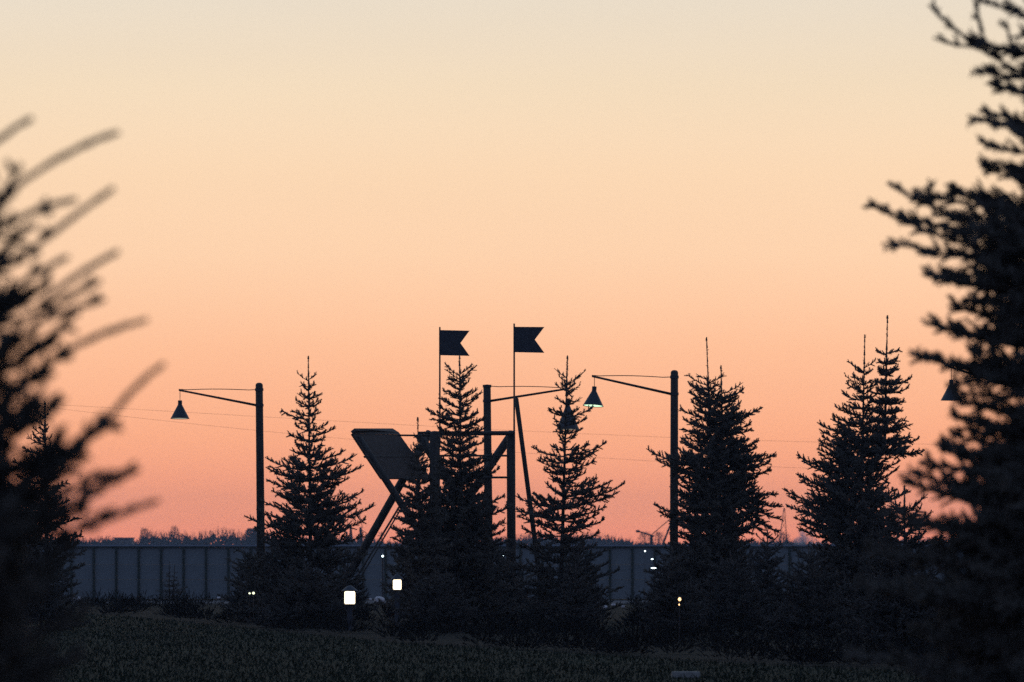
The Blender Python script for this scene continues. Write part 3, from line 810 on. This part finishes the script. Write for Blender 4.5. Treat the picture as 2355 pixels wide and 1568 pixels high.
IY = 900
def fp(x, y): return at(x, y, IY)
cv = empty('conveyor_tower', (fp(1500, 1258).x, IY, 0), 'far conveyor tower with slanting chutes left of the green-lit lamp post', 'tower')
p = fp(1498, 1232)
MB().rod((p.x, IY, 0), p, .28, .24, n=10).build('mast', M['farsteel'], cv)
MB().rod(fp(1467, 1221.5), fp(1504, 1233), .10, .12, n=8).build('arm', M['farsteel'], cv)
MB().lathe(fp(1467, 1225), (0, 0, 1), [(0, .1), (.08, .3), (.3, .34), (.42, .15)], 12).build('lamp_head', M['farsteel'], cv)
MB().rod(fp(1497, 1231), fp(1550, 1186), .07, n=8).build('chute', M['farsteel'], cv)
g0, g1 = fp(1521, 1256), fp(1549, 1190)
MB().rod((g0.x - .6, IY + 1, 0), g1 + Vector((0, 1, 0)), .16, n=8).build('conveyor', M['farsteel'], cv)
MB().rod(fp(1546, 1188), fp(1585, 1216), .06, n=8).build('chute', M['farsteel'], cv)
pp = fp(1549, 1184)
MB().rod((pp.x, IY + .5, 0), (pp.x, IY + .5, pp.z), .22, n=8).build('mast', M['farsteel'], cv)

lt = empty('lattice_tower', (fp(1801, 1258).x, IY, 0), 'far thin lattice tower in the gap between the two twin-topped spruces', 'tower')
ap = fp(1804, 1168)
for dx, dy_ in ((-.75, -.7), (.35, -.7), (-.75, .7), (.35, .7)):
    MB().rod((ap.x + dx * 1.5, IY + dy_, 0), (ap.x + dx * .12, IY, ap.z), .05, n=6).build('leg', M['farsteel'], lt)
br = MB()
for k in range(7):
    z0_, z1_ = ap.z * k / 7, ap.z * (k + 1) / 7; w0, w1 = 1 - k / 7 * .92, 1 - (k + 1) / 7 * .92
    br.rod((ap.x - 1.12 * w0, IY - .7 * w0, z0_), (ap.x + .52 * w1, IY - .7 * w1, z1_), .025, n=4)
    br.rod((ap.x + .52 * w0, IY - .7 * w0, z0_), (ap.x - 1.12 * w1, IY - .7 * w1, z1_), .025, n=4)
br.build('bracing', M['farsteel'], lt)

sl = empty('silo_works', (fp(815, 1258).x, IY, 0), 'hazy works with leaning conveyor legs at the right foot of the first spruce', 'plant building')
for (x, y, r_) in ((806, 1205, .33), (829, 1212, .4), (797, 1222, .3), (842, 1228, .3)):
    p = fp(x, y); MB().rod((p.x + .3, IY, 0), p, r_, r_ * .55, n=10, dome=.2).build('tower', M['farsteel'], sl)
for a_, b2 in (((797, 1137), (813, 1200)), ((826, 1180), (834, 1215)), ((826, 1215), (858, 1236)), ((806, 1150), (797, 1215))):
    MB().rod(fp(*b2), fp(*a_), .06, n=6).build('chute', M['farsteel'], sl)

up_ = empty('utility_pole', (fp(878, 1258).x, IY, 0), 'far utility pole with a crossarm seen between the timber legs', 'utility pole')
p = fp(878, 1222); MB().rod((p.x, IY, 0), p, .1, .08, n=8).build('pole', M['farsteel'], up_)
MB().rod(fp(868, 1232), fp(886, 1230), .07, n=6).build('crossarm', M['farsteel'], up_)
MB().rod(fp(871, 1224), fp(880, 1232), .05, n=6).build('brace', M['farsteel'], up_)

# overhead wires
for (pts, lb) in (([(-900, 880), (100, 919), (420, 945), (800, 979), (1180, 996), (1750, 1012), (2350, 1016), (3200, 1004)], 'upper of two faint overhead wires crossing the whole sky'),
                  ([(-900, 790), (100, 927), (440, 976), (780, 1012), (1180, 1042), (1400, 1058), (1800, 1073), (2350, 1084), (3200, 1086)], 'lower of two faint overhead wires crossing the whole sky')):
    xsp = np.linspace(-900, 3200, 60); c = np.polyfit([q[0] for q in pts], [q[1] for q in pts], 3)
    tag(MB().path([at(x, float(np.polyval(c, x)), 300) for x in xsp], .0048, 4).build('overhead_wire', M['wire']), lb, 'wire', 'overhead wires')

# smoke beyond the woods
sm = bpy.data.materials.new('smoke_volume'); sm.use_nodes = True
n_, l_ = sm.node_tree.nodes, sm.node_tree.links; n_.clear()
out = n_.new('ShaderNodeOutputMaterial'); pv = n_.new('ShaderNodeVolumePrincipled')
pv.inputs['Color'].default_value = (.9, .92, .95, 1)
t_ = n_.new('ShaderNodeTexCoord'); no = n_.new('ShaderNodeTexNoise'); no.inputs['Scale'].default_value = .35; no.inputs['Detail'].default_value = 4
rr_ = n_.new('ShaderNodeMapRange'); rr_.inputs['From Min'].default_value = .42; rr_.inputs['From Max'].default_value = .62; rr_.inputs['To Max'].default_value = .9
l_.new(t_.outputs['Object'], no.inputs['Vector']); l_.new(no.outputs[0], rr_.inputs['Value']); l_.new(rr_.outputs[0], pv.inputs['Density'])
l_.new(pv.outputs[0], out.inputs['Volume'])
bm = bmesh.new()
for (x, y, r_) in ((1838, 1246, 1.6), (1850, 1238, 2.0), (1862, 1232, 1.7), (1845, 1226, 1.3), (1872, 1245, 1.8), (1882, 1254, 1.4)):
    bmesh.ops.create_icosphere(bm, subdivisions=2, radius=r_ , matrix=Matrix.Translation(at(x, y, 1500)))
me = bpy.data.meshes.new('smoke'); bm.to_mesh(me); bm.free()
tag(link('smoke', me, sm), 'pale puff of smoke low over the far woods', 'smoke', kind='stuff')

# ------------------------------------------------------------------ haze
hz = bpy.data.materials.new('evening_haze'); hz.use_nodes = True
n_, l_ = hz.node_tree.nodes, hz.node_tree.links; n_.clear()
out = n_.new('ShaderNodeOutputMaterial'); pv = n_.new('ShaderNodeVolumePrincipled')
pv.inputs['Color'].default_value = (.62, .80, .98, 1)
pv.inputs['Density'].default_value = .00015
pv.inputs['Anisotropy'].default_value = 0.0
l_.new(pv.outputs[0], out.inputs['Volume'])
tag(MB().box((0, 1550, 14.5), (3020, 3200, 31)).build('haze', hz), 'thin evening haze in the air over the plain', 'haze', kind='stuff')

print('triangles in crowns', TOT[0])
